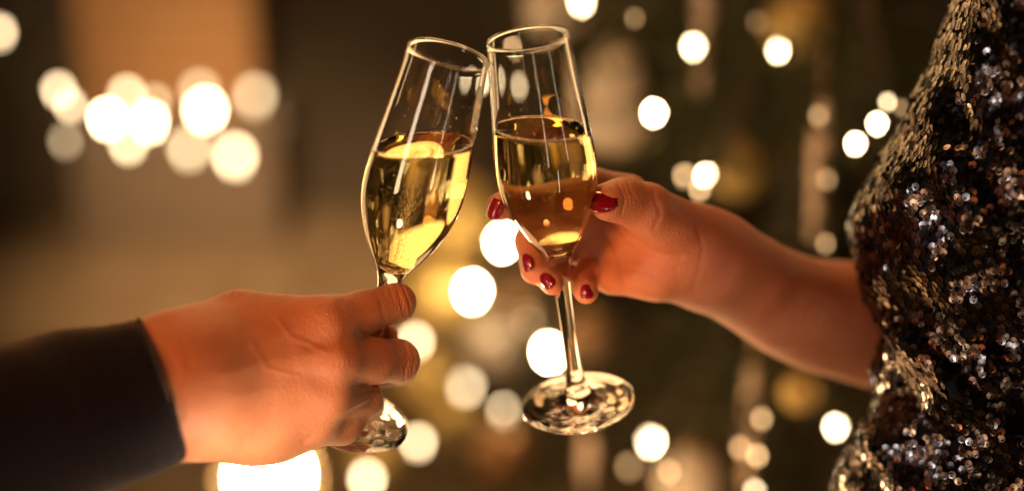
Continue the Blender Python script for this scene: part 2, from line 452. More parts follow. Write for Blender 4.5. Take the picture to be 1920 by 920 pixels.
# ------------------------------------------------------------------ christmas tree
TX, TY = 0.50, 2.28
tree = empty('christmas_tree', (TX, TY, 0))
tag(tree, 'dark blurred fir tree hung with lights behind the glasses', 'tree')
v, f = tube([(TX, TY, 0), (TX, TY, 1.0), (TX, TY, 2.3)], [0.07, 0.045, 0.01], 14)
mesh_obj('trunk', v, f, M['trunk'], tree)
nv, nf, stems, nv_count = [], [], [], [0]
def spray(a, b_, width):
    """one fir branch: stem and needles from a to b_"""
    L = np.linalg.norm(b_ - a); dirv = (b_ - a) / L
    x, y, _ = basis(dirv)
    stems.append((a, b_, 0.006))
    twigs = [(a + dirv * L * 0.25, b_)]
    for k in range(9):
        t = 0.3 + 0.07 * k
        s = 1 if k % 2 else -1
        q = a + dirv * L * t
        tw = dirv * 0.75 + x * s * 0.75 + y * rng.uniform(-0.25, 0.15)
        twigs.append((q, q + tw * width * (1.1 - t) * rng.uniform(0.7, 1.2)))
    for (p, q) in twigs:
        l = np.linalg.norm(q - p)
        n = int(l / 0.0032)
        if n < 3: continue
        tv = (q - p) / l
        tx, ty, _ = basis(tv)
        ts = rng.uniform(0, 1, n); an = rng.uniform(0, 2 * math.pi, n)
        base = p + np.outer(ts * l, tv)
        out = np.outer(np.cos(an), tx) + np.outer(np.sin(an), ty)
        nd = out * 0.8 + tv * 0.6
        ln = rng.uniform(0.014, 0.026, n)[:, None]
        side = np.cross(nd, out + 0.3); side /= np.linalg.norm(side, axis=1)[:, None] + 1e-9
        k0 = nv_count[0]; nv_count[0] += n * 3
        tri = np.stack([base + side * 0.0011, base - side * 0.0011, base + nd * ln], 1).reshape(-1, 3)
        nv.append(tri); nf.append(np.arange(n * 3).reshape(-1, 3) + k0)
for i in range(250):
    z = rng.uniform(0.12, 2.2)
    rad = 0.98 * (1 - z / 2.5) ** 0.8
    an = rng.uniform(0, 2 * math.pi)
    if math.sin(an) > 0.5 and rng.random() < 0.6: an = -an
    r = rad * rng.uniform(0.7, 1.0)
    dirv = np.array([math.cos(an), math.sin(an), 0])
    a = np.array([TX, TY, z]) + dirv * r * 0.25
    b_ = np.array([TX, TY, z]) + dirv * r + np.array([0, 0, -0.10 * r + rng.uniform(-0.04, 0.06)])
    spray(a, b_, 0.34)
for p in tree_pts:   # a branch to carry each light
    c = np.array([TX, TY, p[2] + 0.12])
    a = c + (p - c) * 0.45
    spray(a, p + np.array([0, 0.012, -0.018]), 0.22)
crown = fast_mesh('crown', np.concatenate(nv), np.concatenate(nf), M['needles'], tree, smooth=False)
sv, sf = [], []
for (a, b_, r) in stems:
    v, f = tube([a, b_], [r, r * 0.3], 4); k0 = len(sv)
    sv += list(v); sf += [tuple(i + k0 for i in q) for q in f]
o = mesh_obj('branches', sv, sf, M['trunk'], tree); o['kind'] = 'stuff'

# ornaments; several balls are added to stand for foliage lit by the bulbs
def bauble(px, py, rpx, d, m, label):
    c = P(px, py, d=d); r = M_PX(rpx, d=d)
    o = empty('bauble', c + np.array([0, 0, -r])); tag(o, label, 'bauble', 'baubles on the tree')
    prof = [(r * math.sin(a), -r * math.cos(a)) for a in np.linspace(0.02, math.pi - 0.15, 18)]
    v, f = lathe(prof, 28, True, True); mesh_obj('ball', v + c, f, M[m], o)
    v, f = lathe([(r * .2, r * .97), (r * .2, r * 1.15), (r * .05, r * 1.2)], 12, True, True); mesh_obj('cap', v + c, f, M['brass'], o)
    v, f = tube([c + (0, 0, r * 1.18), c + (0.004, 0.004, r * 1.4), c + (0, 0.01, r * 1.65)], [0.0012] * 3, 5); mesh_obj('hook', v, f, M['brass'], o)
bauble(1495, 48, 62, 1.62, 'gold', 'gold glitter bauble near the top picture edge')
bauble(1290, 900, 62, 1.75, 'cream', 'cream ball added for lit foliage, cut by the lower picture edge under the forearm')
bauble(940, 850, 58, 2.4, 'copper', 'copper ball added for lit foliage, low between the two glass feet')
bauble(1385, 318, 55, 2.0, 'gold', 'dim gold bauble above the woman\'s forearm')
bauble(862, 405, 74, 2.75, 'gold', 'gold ball added for lit foliage between the two glass bowls')
bauble(822, 545, 85, 2.75, 'gold', 'yellow gold bauble beside the man\'s index finger')
bauble(930, 640, 62, 2.7, 'cream', 'cream ball added for lit foliage between the white lights left of the upright stem')
bauble(1110, 640, 55, 2.5, 'copper', 'copper bauble to the right of the upright stem')
bauble(855, 800, 60, 2.7, 'gold', 'amber ball added for lit foliage under the two cream lights')
bauble(800, 720, 60, 2.72, 'gold', 'gold bauble beside the man\'s middle finger')
bauble(700, 850, 60, 2.7, 'gold', 'gold ball added for lit foliage behind the foot of the tilted flute')
bauble(985, 560, 55, 2.75, 'copper', 'copper ball added for lit foliage behind the red nailed fingertips')
bauble(1500, 735, 36, 1.5, 'gold', 'small gold bauble beneath the forearm')
bauble(1040, 20, 60, 1.9, 'cream', 'cream bauble above the rim of the upright flute')
# pale bell
bc = P(1152, 165, d=2.0); s = M_PX(1, d=2.0)
be = empty('bell_ornament', bc + np.array([0, 0, -95 * s])); tag(be, 'pale cream bell ornament behind the upright flute', 'bell')
prof = smooth_profile([(82 * s, -95 * s), (72 * s, -60 * s), (55 * s, 0), (42 * s, 50 * s), (28 * s, 78 * s), (4 * s, 88 * s)], 5)
v, f = lathe(prof, 36); mesh_obj('shell', v + bc, f, M['cream'], be)
v, f = lathe([(3 * s, -100 * s), (14 * s, -112 * s), (16 * s, -122 * s), (3 * s, -134 * s)], 16, True, True); mesh_obj('clapper', v + bc, f, M['gold'], be)
v, f = tube([bc + (0, 0, 86 * s), bc + (0, 0.01, 110 * s), bc + (0, 0.02, 150 * s)], [0.002] * 3, 6); mesh_obj('loop', v, f, M['gold'], be)
def icicle(px, y0, y1, wpx, d, label):
    a, b_ = P(px, y0, d=d), P(px, y1, d=d)
    L = abs(a[2] - b_[2]); r = M_PX(wpx, d=d)
    o = empty('icicle_ornament', (a[0], a[1], a[2] - L)); tag(o, label, 'ornament', 'frosted icicles on the tree')
    prof = []
    for i in range(40):
        t = i / 39
        prof.append((max(r * (0.35 + 0.65 * math.sin(min(t * 3.2, math.pi / 2))) * (1 - t * 0.72) * (1 + 0.16 * math.sin(t * 40)), 0.0012), -t * L))
    v, f = lathe(prof[::-1], 14, True, True); mesh_obj('body', v + a, f, M['icicle'], o)
    v, f = tube([a + (0, 0, -0.002), a + (0, 0.01, 0.05)], [0.0015, 0.0015], 6); mesh_obj('hook', v, f, M['brass'], o)
icicle(1326, -140, 205, 27, 1.65, 'frosted icicle hanging at the top above the woman\'s wrist')
icicle(1543, 190, 480, 24, 1.45, 'long frosted icicle hanging beside the sequin dress')
icicle(1412, 690, 960, 22, 1.55, 'frosted icicle below the forearm at the lower picture edge')
icicle(1102, 815, 935, 22, 1.9, 'brownish icicle under the foot of the upright flute')

# ------------------------------------------------------------------ champagne flutes
# fraction along the axis from the rim, outer radius (mm)
PROF = [(0.0, 23.6), (0.10, 25.6), (0.20, 28.0), (0.28, 29.8), (0.33, 30.3), (0.37, 29.7), (0.41, 27.6), (0.45, 24.2), (0.48, 20.9), (0.51, 17.0),
        (0.54, 12.7), (0.565, 9.4), (0.59, 7.2), (0.62, 6.0), (0.68, 5.3), (0.76, 5.1), (0.85, 5.3), (0.91, 6.0), (0.945, 7.6), (0.965, 11.5), (0.98, 20), (0.988, 29), (0.9935, 35.0)]
def flute(rim, base, label):
    axis = rim - base; L = np.linalg.norm(axis); az = axis / L
    fl = empty('champagne_flute', base); tag(fl, label, 'champagne glass', 'champagne flutes')
    sp = smooth_profile([(r * 0.001, (1 - f_) * L) for f_, r in PROF], 5)
    hb = (1 - 0.60) * L; hf = (1 - 0.93) * L
    bowl_out = [p for p in sp if p[1] >= hb]; stem = [p for p in sp if hb >= p[1] >= hf]; foot = [p for p in sp if p[1] <= hf]
    stem = [bowl_out[-1]] + stem if stem[0] != bowl_out[-1] else stem
    foot = [stem[-1]] + foot if foot[0] != stem[-1] else foot
    th = 0.0008
    def inner_r(h):
        hs = np.array([p[1] for p in sp][::-1]); rs = np.array([p[0] for p in sp][::-1])
        return np.interp(h, hs, rs)
    h_in = (1 - 0.548) * L          # bottom of the hollow
    inner = [(0.0004, h_in)]
    for k in range(1, 60):
        t = (k / 59) ** 1.6
        h = h_in + (L - 0.0004 - h_in) * t
        rr = inner_r(h) - th
        rr = min(rr, inner_r(h) * math.sqrt(max(0, 1 - (1 - min((h - h_in) / 0.014, 1)) ** 2)) * 0.985)
        inner.append((max(rr, 0.0004), h))
    rimr = (sp[0][0] + inner[-1][0]) / 2
    lip = [(sp[0][0] + 0.00006, L + 0.0004), (sp[0][0] - 0.0001, L + 0.0008), (rimr, L + 0.0010), (inner[-1][0] + 0.00005, L + 0.0008), (inner[-1][0] - 0.0001, L + 0.0004)]
    bowl = bowl_out[::-1] + lip + inner[::-1]
    for nm, pr, cb, ct in (('bowl', bowl, False, True), ('stem', stem[::-1], False, False), ('foot', [(0.0003, 0.0), (0.030, 0.0002), (0.0362, 0.0004), (0.0368, 0.0010), (0.0364, 0.0017)] + foot[::-1], True, False)):
        v, f = lathe(pr, 288 if nm == 'foot' else 96, cb, ct)
        if nm == 'foot':      # pressed ripples in the foot, tiny ridges along its edge
            rr = np.hypot(v[:, 0], v[:, 1]); an = np.arctan2(v[:, 1], v[:, 0])
            up_ = v[:, 2] > 0.0012
            v[:, 2] += np.where(up_, np.clip((rr - 0.008) / 0.01, 0, 1) * np.clip((0.036 - rr) / 0.006, 0, 1) * 0.00022 * (np.sin(5 * an + rr * 700) + 0.6 * np.sin(11 * an - rr * 500)), 0)
            v[:, :2] *= (1 + np.clip((rr - 0.034) / 0.002, 0, 1) * 0.004 * np.sin(36 * an))[:, None]
        mesh_obj(nm, place(v, base, az), f, M['glass'], fl)
    return dict(base=base, az=az, L=L, inner=inner, obj=fl)
def champagne(g, level_pt, up, label, nb):
    base, az = g['base'], g['az']
    x, y, z = basis(az)
    up = np.asarray(up, float); up /= np.linalg.norm(up)
    n = np.array([up @ x, up @ y, up @ z]); c = (level_pt - base) @ up
    hs = np.array([p[1] for p in g['inner']]); rs = np.array([p[0] for p in g['inner']])
    NA, NR = 96, 40
    vs_, fs = [], []
    tops = []
    for k in range(NA):
        a = 2 * math.pi * k / NA
        hh = np.linspace(hs[0], hs[-1], 900)
        rr = np.interp(hh, hs, rs)
        val = rr * math.cos(a) * n[0] + rr * math.sin(a) * n[1] + hh * n[2] - c
        i = np.argmax(val > 0)
        tops.append(hh[i] + 0.0006)
    over = 0.00025
    for j in range(NR + 1):
        for k in range(NA):
            a = 2 * math.pi * k / NA
            t = (j / NR) ** 1.4
            h = hs[0] - 0.0002 + (tops[k] - hs[0]) * t
            r = max(np.interp(h, hs, rs), 0.0002) + over
            vs_.append((r * math.cos(a), r * math.sin(a), h))
    for j in range(NR):
        for k in range(NA):
            k2 = (k + 1) % NA
            fs.append((j * NA + k, j * NA + k2, (j + 1) * NA + k2, (j + 1) * NA + k))
    fs.append(tuple(range(NA))[::-1])
    # free surface with a meniscus
    top = np.array(vs_[NR * NA:]); cen = top.mean(0)
    prev = NR * NA
    rings = (0.985, 0.96, 0.92, 0.82, 0.65, 0.45, 0.22)
    for s_ in rings:
        st = len(vs_)
        for k in range(NA):
            p = cen + (top[k] - cen) * s_
            dep = 0.0009 * (1 - math.exp(-(1 - s_) * 22))
            vs_.append(tuple(p - n * dep))
        for k in range(NA):
            k2 = (k + 1) % NA
            fs.append((prev + k, prev + k2, st + k2, st + k))
        prev = st
    vs_.append(tuple(cen - n * 0.0009)); ci = len(vs_) - 1
    for k in range(NA): fs.append((prev + k, prev + (k + 1) % NA, ci))
    o = mesh_obj('champagne', place(vs_, base, az), fs, M['wine'])
    tag(o, label, 'champagne', 'champagne in the flutes')
    # bubbles
    bv, bf = [], []
    ico_v, ico_f = lathe([(math.sin(a), -math.cos(a)) for a in np.linspace(0.35, math.pi - 0.35, 4)], 7, True, True)
    ico_v, ico_f = np.array(ico_v), ico_f
    cnt = 0
    while cnt < nb:
        a = rng.uniform(0, 2 * math.pi); h = rng.uniform(hs[0] + 0.004, min(tops) - 0.003)
        q = rng.random()
        r = np.interp(h, hs, rs) * (math.sqrt(rng.random()) * 0.93 if q < 0.45 else rng.uniform(0, 0.16))
        s_ = rng.uniform(0.00008, 0.00020)
        k0 = len(bv)
        bv += list(ico_v * s_ + np.array([r * math.cos(a), r * math.sin(a), h])); bf += [tuple(i + k0 for i in q_) for q_ in ico_f]
        cnt += 1
    for k in range(160):   # foam ring at the wall
        i = rng.integers(0, NA); p = top[i] - (top[i] - cen) * rng.uniform(0.02, 0.08); s_ = rng.uniform(0.0003, 0.0006)
        k0 = len(bv); bv += list(ico_v * s_ + p - n * 0.0008); bf += [tuple(i_ + k0 for i_ in q_) for q_ in ico_f]
    b = mesh_obj('bubbles', place(bv, base, az), bf, M['bubble'], o); b['kind'] = 'stuff'
    return o
RIM_R, BASE_R = P(990, 72, -40), P(1085, 757, 60)
RIM_L, BASE_L = P(842, 103, -45), P(660, 788, 55)
gR = flute(RIM_R, BASE_R, 'upright champagne flute held by the red nailed hand')
gL = flute(RIM_L, BASE_L, 'tilted champagne flute held by the hand in the dark sleeve')
def on_axis(g, f_): return g['base'] + g['az'] * g['L'] * (1 - f_)
def droplets(g, n, f0, f1):
    """tiny drops clinging to the inside of the bowl above the wine"""
    hs = np.array([p[1] for p in g['inner']]); rs = np.array([p[0] for p in g['inner']])
    dv, dfc = [], []
    cap_v, cap_f = lathe([(1.0, 0.0), (0.85, 0.35), (0.45, 0.62), (0.05, 0.7)], 9, True, True)
    for _ in range(n):
        a = rng.uniform(0, 2 * math.pi); h = g['L'] * (1 - (f1 - (f1 - f0) * rng.random() ** 2.2)); r = np.interp(h, hs, rs)
        s_ = rng.uniform(0.0002, 0.0005)
        k0 = len(dv); dv += list(place(cap_v * np.array([s_, s_ * rng.uniform(1, 1.6), s_]), np.array([(r + 0.00005) * math.cos(a), (r + 0.00005) * math.sin(a), h]), np.array([-math.cos(a), -math.sin(a), 0.0])))
        dfc += [tuple(i + k0 for i in q) for q in cap_f]
    M.setdefault('water', mat('water_drop', (1, 0.97, 0.9), 0.0, Transmission_Weight=1.0, IOR=1.33))
    o = mesh_obj('droplets', place(dv, g['base'], g['az']), dfc, M['water'], g['obj']); o['kind'] = 'stuff'
droplets(gL, 40, 0.05, 0.20); droplets(gR, 34, 0.07, 0.21)
UP = np.array([0, 0, 1.0])
champagne(gR, on_axis(gR, 0.226), UP + R_ * 0.03, 'gold sparkling wine in the upright flute', 700)
champagne(gL, on_axis(gL, 0.224), UP - R_ * 0.06, 'bright gold sparkling wine in the tilted flute', 4200)

# ------------------------------------------------------------------ bodies from signed distance fields
def surface_nets(vol, origin, h):
    ins = vol < 0
    nx, ny, nz = vol.shape
    c = [(i, j, k) for i in (0, 1) for j in (0, 1) for k in (0, 1)]
    sl = lambda A, o: A[o[0]:nx - 1 + o[0], o[1]:ny - 1 + o[1], o[2]:nz - 1 + o[2]]
    cnt_in = sum(sl(ins, o).astype(np.int8) for o in c)
    act = (cnt_in > 0) & (cnt_in < 8)
    idx = np.full(act.shape, -1, np.int64); ii = np.argwhere(act); idx[act] = np.arange(len(ii))
    acc = np.zeros((len(ii), 3)); cnt = np.zeros(len(ii))
    for a in c:
        for ax in range(3):
            if a[ax] == 1: continue
            b = list(a); b[ax] = 1; b = tuple(b)
            va = vol[ii[:, 0] + a[0], ii[:, 1] + a[1], ii[:, 2] + a[2]]; vb = vol[ii[:, 0] + b[0], ii[:, 1] + b[1], ii[:, 2] + b[2]]
            m = (va < 0) != (vb < 0)
            t = np.where(m, va / np.where(m, va - vb, 1), 0)
            p = np.tile(np.array(a, float), (len(ii), 1)); p[:, ax] += t
            acc[m] += p[m]; cnt[m] += 1
    verts = origin + (ii + acc / cnt[:, None]) * h
    faces = []
    for ax in range(3):
        u, v = (ax + 1) % 3, (ax + 2) % 3
        s0 = [slice(1, -1)] * 3; s0[ax] = slice(0, -1)
        s1 = list(s0); s1[ax] = slice(1, None)
        A, B = ins[tuple(s0)], ins[tuple(s1)]
        e = np.argwhere(A != B)
        base = e.copy(); base[:, u] += 1; base[:, v] += 1
        flip = ~A[tuple(e.T)]
        def cell(du, dv):
            q = base.copy(); q[:, u] += du; q[:, v] += dv
            return idx[q[:, 0], q[:, 1], q[:, 2]]
        q = np.stack([cell(-1, -1), cell(0, -1), cell(0, 0), cell(-1, 0)], 1)
        q[flip] = q[flip][:, ::-1]
        faces.append(q)
    faces = np.concatenate(faces)
    return verts, faces[(faces >= 0).all(1)]
def smin(a, b, k):
    h = np.clip(0.5 + 0.5 * (b - a) / k, 0, 1)
    return b + (a - b) * h - k * h * (1 - h)
class Field:
    def __init__(s, lo, hi, h):
        s.h = h; s.lo = np.array(lo)
        n = np.ceil((np.array(hi) - s.lo) / h).astype(int) + 1
        ax = [s.lo[i] + np.arange(n[i]) * h for i in range(3)]
        s.X, s.Y, s.Z = np.meshgrid(*ax, indexing='ij')
        s.X = s.X.astype(np.float32); s.Y = s.Y.astype(np.float32); s.Z = s.Z.astype(np.float32)
        s.K = 0.72 / 1920
    def cone(s, a, b, ra, rb):
        """tapered capsule; only the block of the grid near it is worked out"""
        out = np.full(s.X.shape, 0.06, np.float32)
        m = max(ra, rb) + 0.028
        lo = np.maximum(np.floor((np.minimum(a, b) - m - s.lo) / s.h).astype(int), 0)
        hi = np.ceil((np.maximum(a, b) + m - s.lo) / s.h).astype(int) + 1
        sl = tuple(slice(int(l), int(max(l, h_))) for l, h_ in zip(lo, hi))
        X, Y, Z = s.X[sl], s.Y[sl], s.Z[sl]
        ab = b - a; L2 = float(ab @ ab) + 1e-12
        a0, a1, a2 = map(float, a); b0, b1, b2 = map(float, ab)
        t = np.clip(((X - a0) * b0 + (Y - a1) * b1 + (Z - a2) * b2) / L2, 0, 1)
        out[sl] = np.minimum(np.sqrt((X - a0 - t * b0) ** 2 + (Y - a1 - t * b1) ** 2 + (Z - a2 - t * b2) ** 2) - (float(ra) + float(rb - ra) * t), 0.06)
        return out
    def chain(s, pts, k=0.004):
        """pts: (px,py,off,rpx)"""
        out = None
        for a, b in zip(pts[:-1], pts[1:]):
            d = s.cone(C3(*a[:3]), C3(*b[:3]), M_PX(a[3], a[2]), M_PX(b[3], b[2]))
            out = d if out is None else smin(out, d, k)
        return out
def body(name, vol, F, m, creases, fine):
    v, f = surface_nets(vol, F.lo, F.h)
    def relax(v, f, it):      # light smoothing of the voxel surface
        for _ in range(it):
            acc = np.zeros_like(v); cnt = np.zeros(len(v))
            for a in range(4):
                b = (a + 1) % 4
                for i, j in ((a, b), (b, a)):
                    for c in range(3): acc[:, c] += np.bincount(f[:, i], v[f[:, j], c], len(v))
                    cnt += np.bincount(f[:, i], minlength=len(v))
            v = v + 0.5 * (acc / cnt[:, None] - v)
        return v
    v = relax(v, f, 3)
    # one level of subdivision
    e = np.concatenate([np.stack([f[:, a], f[:, (a + 1) % 4]], 1) for a in range(4)])
    es = np.sort(e, 1); key = es[:, 0] * len(v) + es[:, 1]
    uq, inv = np.unique(key, return_inverse=True); inv = inv.reshape(-1)
    em = 0.5 * (v[uq // len(v)] + v[uq % len(v)]); fc = v[f].mean(1)
    m_ = len(f); n0 = len(v); n1 = n0 + len(em)
    E = [n0 + inv[a * m_:(a + 1) * m_] for a in range(4)]; Fc = n1 + np.arange(m_)
    f = np.concatenate([np.stack([f[:, a], E[a], Fc, E[(a + 3) % 4]], 1) for a in range(4)])
    v = relax(np.concatenate([v, em, fc]), f, 2)
    # camera space (right, up, depth) is left handed: flip the faces
    tmp = fast_mesh(name, to_world(v), f[:, ::-1], m)
    me = tmp.data
    n = len(me.vertices)
    co = np.empty(n * 3, np.float32); me.vertices.foreach_get('co', co); co = co.reshape(-1, 3).astype(float)
    no = np.empty(n * 3, np.float32); me.vertices.foreach_get('normal', no); no = no.reshape(-1, 3).astype(float)
    rel = co - CAM
    X, Y, Z = rel @ R_, rel @ U_, rel @ F_
    px = X / (0.72 / 1920 * Z) + 960; py = 460 - Y / (0.72 / 1920 * Z); off = (Z - D) * 1000
    view = rel / np.linalg.norm(rel, axis=1)[:, None]
    front = np.clip(-(no * view).sum(1) * 2.5, 0, 1)
    dsp = np.zeros(n)
    for pts, amp, sig, zl, zh in creases:     # grooves (amp>0) and ridges, mm
        best = np.full(n, 1e9)
        for a, b in zip(pts[:-1], pts[1:]):
            ab = np.array(b, float) - a; L2 = ab @ ab + 1e-9
            t = np.clip(((px - a[0]) * ab[0] + (py - a[1]) * ab[1]) / L2, 0, 1)
            dd = (px - a[0] - t * ab[0]) ** 2 + (py - a[1] - t * ab[1]) ** 2
            best = np.minimum(best, dd)
        sp = sig * 3.137
        dsp -= np.where((off > zl) & (off < zh), amp * 0.001 * np.exp(-best / (2 * sp * sp)), 0)
    for (cx, cy, rx, ry, ang, amp, wl) in fine:   # patches of fine knuckle wrinkles
        ca, sa = math.cos(ang), math.sin(ang)
        u = (px - cx) * ca + (py - cy) * sa; w_ = -(px - cx) * sa + (py - cy) * ca
        env = np.exp(-(u / rx) ** 2 - (w_ / ry) ** 2)
        ph = u + 3.0 * np.sin(w_ / 11.0 + cx) + 1.6 * np.sin(w_ / 4.3 + u / 9)
        dsp -= amp * 0.001 * env * np.maximum(np.sin(ph * 2 * math.pi / wl), -0.2)
    co = co + no * (dsp * front)[:, None]
    me.vertices.foreach_set('co', co.astype(np.float32).ravel()); me.update()
    me.polygons.foreach_set('use_smooth', np.full(len(me.polygons), True))
    return tmp

# ---- the man: right hand seen from the back, dark sleeve
F = Field(C3(150, 960, -100) - 0.01, C3(830, 480, 95) + np.array([0.02, 0.02, 0.0]), 0.0013)
idx_ = F.chain([(610, 604, -24, 46), (680, 585, -6, 41), (743, 567, 7, 36), (748, 572, 34, 29), (700, 580, 44, 25)], 0.003)
mid_ = F.chain([(625, 672, -28, 47), (700, 676, -2, 43), (746, 676, 16, 40), (748, 690, 48, 31), (700, 702, 58, 27)], 0.003)
rng_ = F.chain([(612, 738, -24, 44), (682, 748, 12, 35), (690, 760, 42, 30), (650, 766, 58, 26)], 0.003)
pnk_ = F.chain([(585, 790, -16, 42), (640, 800, 8, 31), (648, 796, 34, 26), (610, 790, 46, 23)], 0.003)
thb_ = F.chain([(400, 660, 4, 55), (520, 622, 34, 44), (620, 622, 52, 36), (690, 628, 50, 31), (722, 632, 46, 27)], 0.006)
palm_ext = F.chain([(520, 800, -16, 46), (640, 788, 6, 36), (672, 770, 22, 30)], 0.004)
fing = smin(smin(smin(idx_, mid_, 0.0022), smin(rng_, pnk_, 0.006), 0.003), palm_ext, 0.006)
fing = smin(fing, thb_, 0.002)
palm = F.chain([(320, 668, -62, 78), (450, 612, -26, 68), (610, 604, -24, 48)])
for ch_ in ([(330, 700, -60, 88), (470, 670, -36, 62), (625, 672, -28, 48)], [(345, 750, -58, 88), (480, 735, -34, 66), (612, 738, -24, 45)],
            [(360, 772, -54, 82), (480, 792, -28, 68), (585, 792, -16, 44)], [(400, 770, -40, 82), (520, 810, -14, 52)], [(440, 640, -6, 62), (560, 640, 14, 42)],
            [(470, 780, 0, 58), (570, 770, 14, 42)]):
    palm = smin(palm, F.chain(ch_, 0.01), 0.014)
arm = F.chain([(345, 715, -60, 108), (150, 790, -92, 118)])
palm = smin(palm, arm, 0.02)
vol = smin(palm, fing, 0.007)
CR = [
    ([(740, 530), (750, 562), (760, 602)], 0.55, 0.5, -40, 60), ([(754, 532), (766, 562), (773, 594)], 0.7, 0.5, -40, 60), ([(728, 529), (734, 552)], 0.45, 0.45, -40, 60), ([(747, 540), (758, 575), (765, 598)], 0.4, 0.4, -40, 60),
    ([(712, 560), (722, 600)], 0.3, 0.8, -40, 60), ([(716, 530), (722, 556)], 0.35, 0.5, -40, 60),
    ([(756, 636), (764, 672), (758, 712)], 0.5, 0.5, -40, 60), ([(769, 640), (778, 672), (772, 706)], 0.65, 0.5, -40, 60), ([(742, 640), (748, 668)], 0.4, 0.5, -40, 60), ([(762, 650), (771, 674), (766, 706)], 0.4, 0.4, -40, 60),
    ([(640, 570), (655, 602), (648, 632)], 0.5, 2.4, -90, 60), ([(655, 700), (662, 676), (655, 650)], 0.4, 2.4, -90, 60),
    ([(690, 640), (640, 640), (580, 645)], 0.8, 3.2, -90, 60), ([(690, 712), (620, 708), (560, 702)], 0.7, 3.2, -90, 60),
    ([(420, 700), (500, 678), (590, 664)], -0.35, 3.0, -100, 60), ([(430, 650), (500, 630), (580, 610)], -0.3, 3.0, -100, 60),
    ([(520, 596), (545, 632), (575, 642), (610, 660)], -0.35, 1.1, -100, 60), ([(470, 640), (500, 690), (560, 705)], -0.3, 1.1, -100, 60), ([(430, 745), (510, 732), (590, 734)], -0.3, 3.0, -100, 60),
    ([(570, 826), (620, 790), (670, 765), (700, 752)], 0.55, 1.2, -60, 60), ([(600, 838), (640, 812), (665, 792)], 0.45, 0.9, -60, 60), ([(668, 738), (700, 730), (722, 731)], 0.6, 0.9, -60, 60),
    ([(590, 812), (640, 776), (690, 748)], -0.5, 1.0, -60, 60),
    ([(310, 640), (330, 700), (340, 780)], 0.5, 1.5, -100, 60), ([(340, 630), (358, 690)], 0.3, 1.2, -100, 60)]
FINE = [(752, 566, 24, 36, 0.18, 0.26, 6.5), (766, 672, 22, 34, 0.08, 0.26, 6.5), (640, 596, 34, 32, 0.1, 0.14, 8), (645, 668, 30, 32, 0.1, 0.14, 8), (690, 745, 20, 16, -0.5, 0.16, 6), (340, 700, 30, 80, 0.1, 0.12, 9)]
man = body('person', vol, F, M['skin_man'], CR, FINE)
tag(man, 'person in a dark jacket gripping the tilted flute, only hand and wrist seen', 'person')

# short hairs on the hand, caught by the back light
hme = man.data
hn = len(hme.vertices); hco = np.empty(hn * 3, np.float32); hme.vertices.foreach_get('co', hco); hco = hco.reshape(-1, 3)
hno = np.empty(hn * 3, np.float32); hme.vertices.foreach_get('normal', hno); hno = hno.reshape(-1, 3)
rel = hco - CAM; Zc = rel @ F_; hpx = (rel @ R_) / (0.72 / 1920 * Zc) + 960; hpy = 460 - (rel @ U_) / (0.72 / 1920 * Zc)
zone = np.where((hpx > 340) & (hpx < 600) & (Zc < D + 0.0) & (np.abs(((hno * rel).sum(1)) / np.linalg.norm(rel, axis=1)) < 0.75))[0]
hv, hf = [], []
for i in rng.choice(zone, 520):
    p = hco[i].astype(float); nn = hno[i] + 0.9 * R_ + rng.normal(0, 0.35, 3); nn /= np.linalg.norm(nn)
    sd = np.cross(nn, rng.normal(0, 1, 3)); sd /= np.linalg.norm(sd); L = rng.uniform(0.002, 0.0055)
    k0 = len(hv); b2 = hno[i] * -0.3 + 0.6 * R_
    hv += [p + sd * 0.00005, p - sd * 0.00005, p + nn * L * 0.6 - sd * 0.00004, p + nn * L * 0.6 + sd * 0.00004, p + nn * L + b2 * L * 0.4]
    hf += [(k0, k0 + 1, k0 + 2), (k0, k0 + 2, k0 + 3), (k0 + 3, k0 + 2, k0 + 4)]
M['hair'] = mat('brown_hair', (0.20, 0.10, 0.05), 0.35)
o = fast_mesh('hand_hair', np.array(hv), np.array(hf), M['hair'], man, smooth=False); o['kind'] = 'stuff'

# sleeve: rings along the forearm (centre px,py,off ; half height px ; half depth mm ; slant of the hem)
def ring(cx, cy, off, up, hh, dep, n=72):
    """ellipse in the plane spanned by image direction up (px) and depth, tilted with it"""
    out = []
    for k in range(n):
        a = 2 * math.pi * k / n
        c_, s_ = math.cos(a), math.sin(a)
        c_ = math.copysign(abs(c_) ** 0.85, c_); s_ = math.copysign(abs(s_) ** 0.85, s_)
        px = cx + up[0] * hh * c_; py = cy + up[1] * hh * c_
        o_ = off - dep * s_
        out.append(C3(px, py, o_))
    return np.array(out)
def sleeve_profile():
    hem = np.array([0.34, 0.94]) * -1            # direction of the hem line pointing up the picture
    up0 = np.array([-0.34, -0.94]); up1 = np.array([-0.29, -0.957])
    rings = []
    # inside of the opening, then the rolled hem, then outward along the arm
    rings.append(ring(250, 735, -68, up0, 118, 32)); rings.append(ring(292, 724, -66, up0, 128, 36))
    rings.append(ring(304, 722, -65, up0, 131, 38)); rings.append(ring(309, 722, -65, up0, 134, 40)); rings.append(ring(307, 724, -65, up0, 138, 42))
    rings.append(ring(299, 727, -66, up0, 141, 43.5)); rings.append(ring(280, 735, -67, up0, 145, 45)); rings.append(ring(240, 750, -71, up0, 149, 46.5))
    for t in np.linspace(0.1, 1, 14):
        rings.append(ring(240 - 420 * t, 750 + 118 * t, -71 - 60 * t, up0 * (1 - t) + up1 * t, 149 + 30 * t, 46.5 + 14 * t))
    return rings
rings = sleeve_profile()
n = len(rings[0]); sv = np.concatenate(rings)
nr = len(rings)
cen = np.array([r.mean(0) for r in rings])
